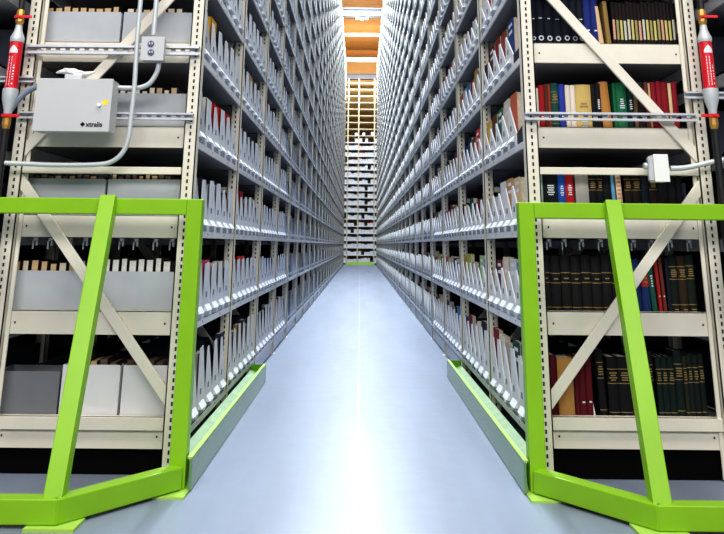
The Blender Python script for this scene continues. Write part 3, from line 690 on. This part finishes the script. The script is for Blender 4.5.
# red canisters in the flue gaps
def canister(sgn, side, axis_px, m_per):
    y = Y0 - .075
    ax = P(*axis_px, y).x
    Z = lambda v: P(axis_px[0], v, y).z
    root = empty('red_canister', (ax, y, Z(130))); tag(root, 'red canister with brass valves on the black pipe at the %s edge' % side, 'canister', 'red canisters on black pipes')
    k = m_per
    m = MB(); m.lathe(ax, y, [(Z(89), 6.3 * k), (Z(42.5), 6.3 * k)], 28); cy_ = place(m, 'cylinder', RED, root, smooth=True)
    m = MB(); m.lathe(ax, y, [(Z(42.5), 6.6 * k), (Z(40.5), 7 * k), (Z(38), 7 * k), (Z(31), 4 * k), (Z(27), 3.4 * k), (Z(25.5), 3.4 * k)], 28); place(m, 'upper_cone', CONDUIT, root, smooth=True)
    m = MB(); m.lathe(ax, y, [(Z(114), 3.8 * k), (Z(110), 4.2 * k), (Z(100), 7 * k), (Z(95), 7.6 * k), (Z(89), 7.6 * k)], 28); place(m, 'lower_cone', CONDUIT, root, smooth=True)
    m = MB(); m.lathe(ax, y, [(Z(25.5), 3 * k), (Z(22), 4.4 * k), (Z(14), 4.4 * k), (Z(10), 3.6 * k)], 8); place(m, 'upper_valve', BRASS, root)
    m = MB(); m.lathe(ax, y, [(Z(129), 3.4 * k), (Z(125), 4.4 * k), (Z(117), 4.4 * k), (Z(114), 3.2 * k)], 8); place(m, 'lower_valve', BRASS, root)
    for v, d in ((17.5, 1), (116, -1 if sgn > 0 else 1)):
        m = MB(); zz = Z(v); m.box(ax - 4 * k * d, ax + 14 * k * d, y - 5.2 * k, y - 4.3 * k, zz - .009, zz + .006)
        m.tube([(ax, y - 3.5 * k, zz), (ax, y - 6.2 * k, zz)], 2.0 * k, 10, smooth=False)
        place(m, 'valve_handle', RED, root, bevel=.002)
    # white mark and lettering block on the label
    m = MB(); rr_ = 6.3 * k + .0006
    def onface(u, z): 
        t = u / rr_; return (ax + rr_ * math.sin(t), y - rr_ * math.cos(t), z)
    zt = Z(45); n = 8
    for i in range(n):
        u0, u1 = (-.022 + .044 * i / n), (-.022 + .044 * (i + 1) / n)
        hgt = lambda u: .012 + .028 * max(0, 1 - abs(u) / .022) ** .7
        m.face((onface(u0, zt - .045), onface(u1, zt - .045), onface(u1, zt - .045 + hgt(u1)), onface(u0, zt - .045 + hgt(u0))))
    z = zt - .062; zend = Z(85)
    random.seed(5)
    while z > zend:
        hh = random.uniform(.006, .013); m.face((onface(-.016, z - hh), onface(.001, z - hh), onface(.001, z), onface(-.016, z)))
        if random.random() < .7: m.face((onface(.009, z - hh * .6), onface(.016, z - hh * .6), onface(.016, z), onface(.009, z)))
        z -= hh + .0035
    m.face((onface(-.022, zend - .012), onface(.022, zend - .012), onface(.022, zend - .008), onface(-.022, zend - .008)))
    place(m, 'printed_label', LABEL, root)
    zb_, zt_ = Z(129), Z(10)
    pipe('pipe', [(ax, y, zt_ + 1.6), (ax, y, zt_ + .8), (ax, y, zt_ + .0005)], 3.3 * k, BLACK, 'black pipe rising above the red canister at the %s edge' % side, 'pipe', 'black pipes')
    pipe('pipe', [(ax, y, zb_ - .0005), (ax, y, zb_ - .5), (ax, y, .001)], 3.6 * k, BLACK, 'black pipe dropping below the red canister at the %s edge' % side, 'pipe', 'black pipes')
canister(-1, 'left', (14, 65), .0048); canister(1, 'right', (707.5, 65), .0048)

# junction box and conduit, right
yo = YS - .05
a, b_ = P(653.5, 154.5, yo), P(670, 181.5, yo)
root = empty('junction_box', ((a.x + b_.x) / 2, yo, b_.z)); tag(root, 'white junction box on the crossbar at the right rack end', 'junction box')
m = MB(); m.box(a.x, b_.x, yo + .004, Y0 + .004, b_.z, a.z); place(m, 'box', WHITEP, root, bevel=.004)
m = MB(); m.box(a.x - .002, b_.x + .002, yo, yo + .004, b_.z - .002, a.z + .002); place(m, 'cover_plate', WHITEP, root, bevel=.002)
m = MB(); m.box(a.x - .024, a.x - .0005, yo + .012, yo + .034, b_.z + .006, a.z - .012); m.tube([(a.x - .03, yo + .02, (a.z + b_.z) / 2 + .01), (a.x - .044, yo + .02, (a.z + b_.z) / 2 + .01)], .016, 12, smooth=False); place(m, 'cable_fitting', ZINC, root)
yq = yo + .02
pp = [P(*q, yq) for q in ((670.5, 168.5), (683, 168), (697, 165.5), (712, 162), (735, 158))]
pipe('conduit', pp, .013, CONDUIT, 'grey conduit running from the white junction box to the right edge', 'conduit', 'grey conduits')

# grey tray on the neighbouring rack, right edge
m = MB(); tray_mb(m, .42, .25, TW, .02, .05); o = m.build('cardboard_tray', [GREY, EDGE]); o.location = (2.42, Y0 + .20, DECK[4]); tag(o, 'grey tray on the neighbouring rack at the upper right edge', 'tray', 'end trays')

# ------------------------------------------------------------------ cross rack closing the aisle
YE = 43.1
root = empty('shelving_rack', (0, YE, 0)); tag(root, 'distant beige rack closing the far end of the aisle', 'shelving rack', 'tall shelving racks')
ELV = [.12 + .362 * k for k in range(27)]; ET = 9.75
PALEB = mat('far_beige_paint', (206, 192, 160), .5)
for x in (-2.2, -.70, -.13, .72, 2.2):
    m = MB(); m.box(x - .035, x + .035, YE, YE + .08, 0, ET); place(m, 'upright', PALEB, root)
for z in ELV:
    m = MB(); m.box(-2.2, 2.2, YE + .02, YE + .9, z - .02, z); m.box(-2.2, 2.2, YE - .005, YE + .015, z - .03, z + .016); place(m, 'shelf', PALEB if z > 6.4 else SHELF, root)
m = MB(); m.box(-2.2, 2.2, YE + .88, YE + .9, 0, ET); place(m, 'back_panel', mat('far_tan_panel', (172, 136, 90), .8), root)
far = MB(); fb = MB()
for k, z in enumerate(ELV[:19]):
    for x0, x1 in ((-.66, -.17), (-.09, .68), (-1.9, -.74), (.76, 1.9)):
        n = int((x1 - x0) / .13); p = (x1 - x0) / n
        for q in range(n):
            if random.random() < .1 or (k > 16 and random.random() < .55): continue
            x = x0 + p * q; h = random.uniform(.15, .23)
            m = far; m.box(x + .004, x + p - .004, YE + .02, YE + .5, z, z + h, 0)
            m.box(x + .02, x + p - .02, YE + .016, YE + .02, z + .03, z + .07, 1)
            if random.random() < .3:
                c = pick(PAL_R)[0]; fb.box(x + .02, x + p - .02, YE + .06, YE + .11, z + h, z + h + .05, 0, lin(c))
tag(far.build('cardboard_trays', [WHITE, LABEL]), 'tiny white trays filling the distant rack at the aisle end', 'trays', None, 'stuff')
tag(fb.build('tray_books', [COVER]), 'tiny book tops above the trays of the distant end rack', 'books', None, 'stuff')
m = MB(); m.box(-.70, .70, 42.75, 42.79, .001, .16); o = m.build('floor_rail', mat('far_green', (178, 214, 100), .5)); tag(o, 'distant pale green rail across the floor at the aisle end', 'rail', 'green floor guide rails')

# ------------------------------------------------------------------ roof beams and luminaires at the far end
WHB = mat('white_beam_paint', (176, 180, 188), .5)
def beam(y, z, h, d, label, mtl=WHB):
    m = MB(); m.box(-8.9, 8.9, 0, d, 0, .02); m.box(-8.9, 8.9, d * .4, d * .6, .02, h - .02); m.box(-8.9, 8.9, 0, d, h - .02, h)
    o = m.build('roof_beam', mtl, None, loc=(0, y, z)); tag(o, label, 'beam', 'white roof beams')
def roofy(v, y): return P(362, v, y).z
beam(31.6, roofy(15.5, 31.6), roofy(8, 31.6) - roofy(15.5, 31.6), .35, 'white roof beam nearest the camera, above the cluster lamp')
beam(36.2, roofy(36, 36.2), roofy(33.2, 36.2) - roofy(36, 36.2), .12, 'thin white roof beam between the two lamps')
beam(44.6, roofy(79, 44.6), roofy(73.5, 44.6) - roofy(79, 44.6), .3, 'thick white beam low over the distant end rack')
beam(46.5, roofy(85.3, 46.5), .08, .1, 'thin dark brown beam under the thick white beam', mat('brown_beam', (70, 44, 30), .7))
LAMP = mat('lamp_glow', (255, 255, 255), .5, emit=1.6)
def luminaire(y, z, label, w):
    root = empty('high_bay_lamp', (0, y, z)); tag(root, label, 'lamp', 'high-bay lamps over the aisle')
    m = MB(); m.box(-w, w, y - .12, y + .12, z, z + .09); place(m, 'housing', WHB, root, bevel=.01)
    m = MB(); m.box(-w * .95, w * .95, y - .1, y + .1, z - .012, z - .001); place(m, 'diffuser', LAMP, root)
    m = MB(); m.box(-8.9, 8.9, y - .05, y + .05, z + .09, z + .17); place(m, 'carrier_rail', WHB, root)
luminaire(40, roofy(61, 40), 'wide glowing lamp hanging across the far end of the aisle', .75)
# cluster lamp
zc_ = roofy(18, 31.75)
root = empty('cluster_lamp', (0, 31.75, zc_ - .1)); tag(root, 'small cluster lamp hanging below the nearest white roof beam', 'lamp', 'high-bay lamps over the aisle')
m = MB(); m.lathe(0, 31.75, [(zc_, .1), (roofy(15.6, 31.75), .1)], 12); place(m, 'stem', WHB, root)
for q in range(5):
    an = math.pi * (q / 4); xx = -.2 * math.cos(an); dz = zc_ - .03 * math.sin(an); m = MB(); m.lathe(xx, 31.75, [(dz - .07, .02), (dz - .06, .07), (dz, .05), (dz + .02, .02)], 12); place(m, 'shade', LAMP if q % 2 == 0 else WHB, root)

# ------------------------------------------------------------------ lights
def area(name, loc, sx, sy, power, rot=(0, 0, 0), col=(1, 1, 1)):
    l = bpy.data.lights.new(name, 'AREA'); l.shape = 'RECTANGLE'; l.size = sx; l.size_y = sy; l.energy = power; l.color = col
    o = bpy.data.objects.new(name, l); C.objects.link(o); o.location = loc; o.rotation_euler = rot; return o
for i in range(8):
    area('aisle_light', (0, 6.5 + i * 4.8, 10.9), 1.1, 3.2, (520 if i == 0 else 640) if i < 5 else 360, col=(.77, .885, 1))
area('cross_aisle_fill', (0, .8, 8.5), 9, 1.6, 470, (R(18), 0, 0), (1, .98, .94))  # unseen wide fill added above the camera for the rack ends
area('cross_aisle_fill', (0, -3.5, 5.5), 10, 2, 450, (R(52), 0, 0), (1, .975, .94))  # lower fill added behind the camera, aimed at the rack ends
area('far_light', (0, 40.5, 10.2), 1.6, 1.2, 150, (R(20), 0, 0), (1, .97, .92))
area('far_ceiling_fill', (0, 33.8, 9.6), 1.6, 2, 45, (R(180), 0, 0), (1, .96, .88))  # added fill brightening the ceiling from below
area('far_ceiling_fill', (0, 41, 8.2), 1.6, 2, 210, (R(180), 0, 0), (1, .96, .88))  # second fill added under the ceiling near the far lamp
area('far_wall_fill', (0, 45.2, 11.2), 6, .4, 120, (R(62), 0, 0), (1, .96, .88))  # fill added to brighten the tan back wall
w = bpy.data.worlds.new('world'); bpy.context.scene.world = w; w.use_nodes = True
w.node_tree.nodes['Background'].inputs['Color'].default_value = (.80, .88, 1, 1); w.node_tree.nodes['Background'].inputs['Strength'].default_value = .16
sc = bpy.context.scene
sc.view_settings.view_transform = 'Standard'; sc.view_settings.look = 'Medium High Contrast'; sc.view_settings.exposure = .12
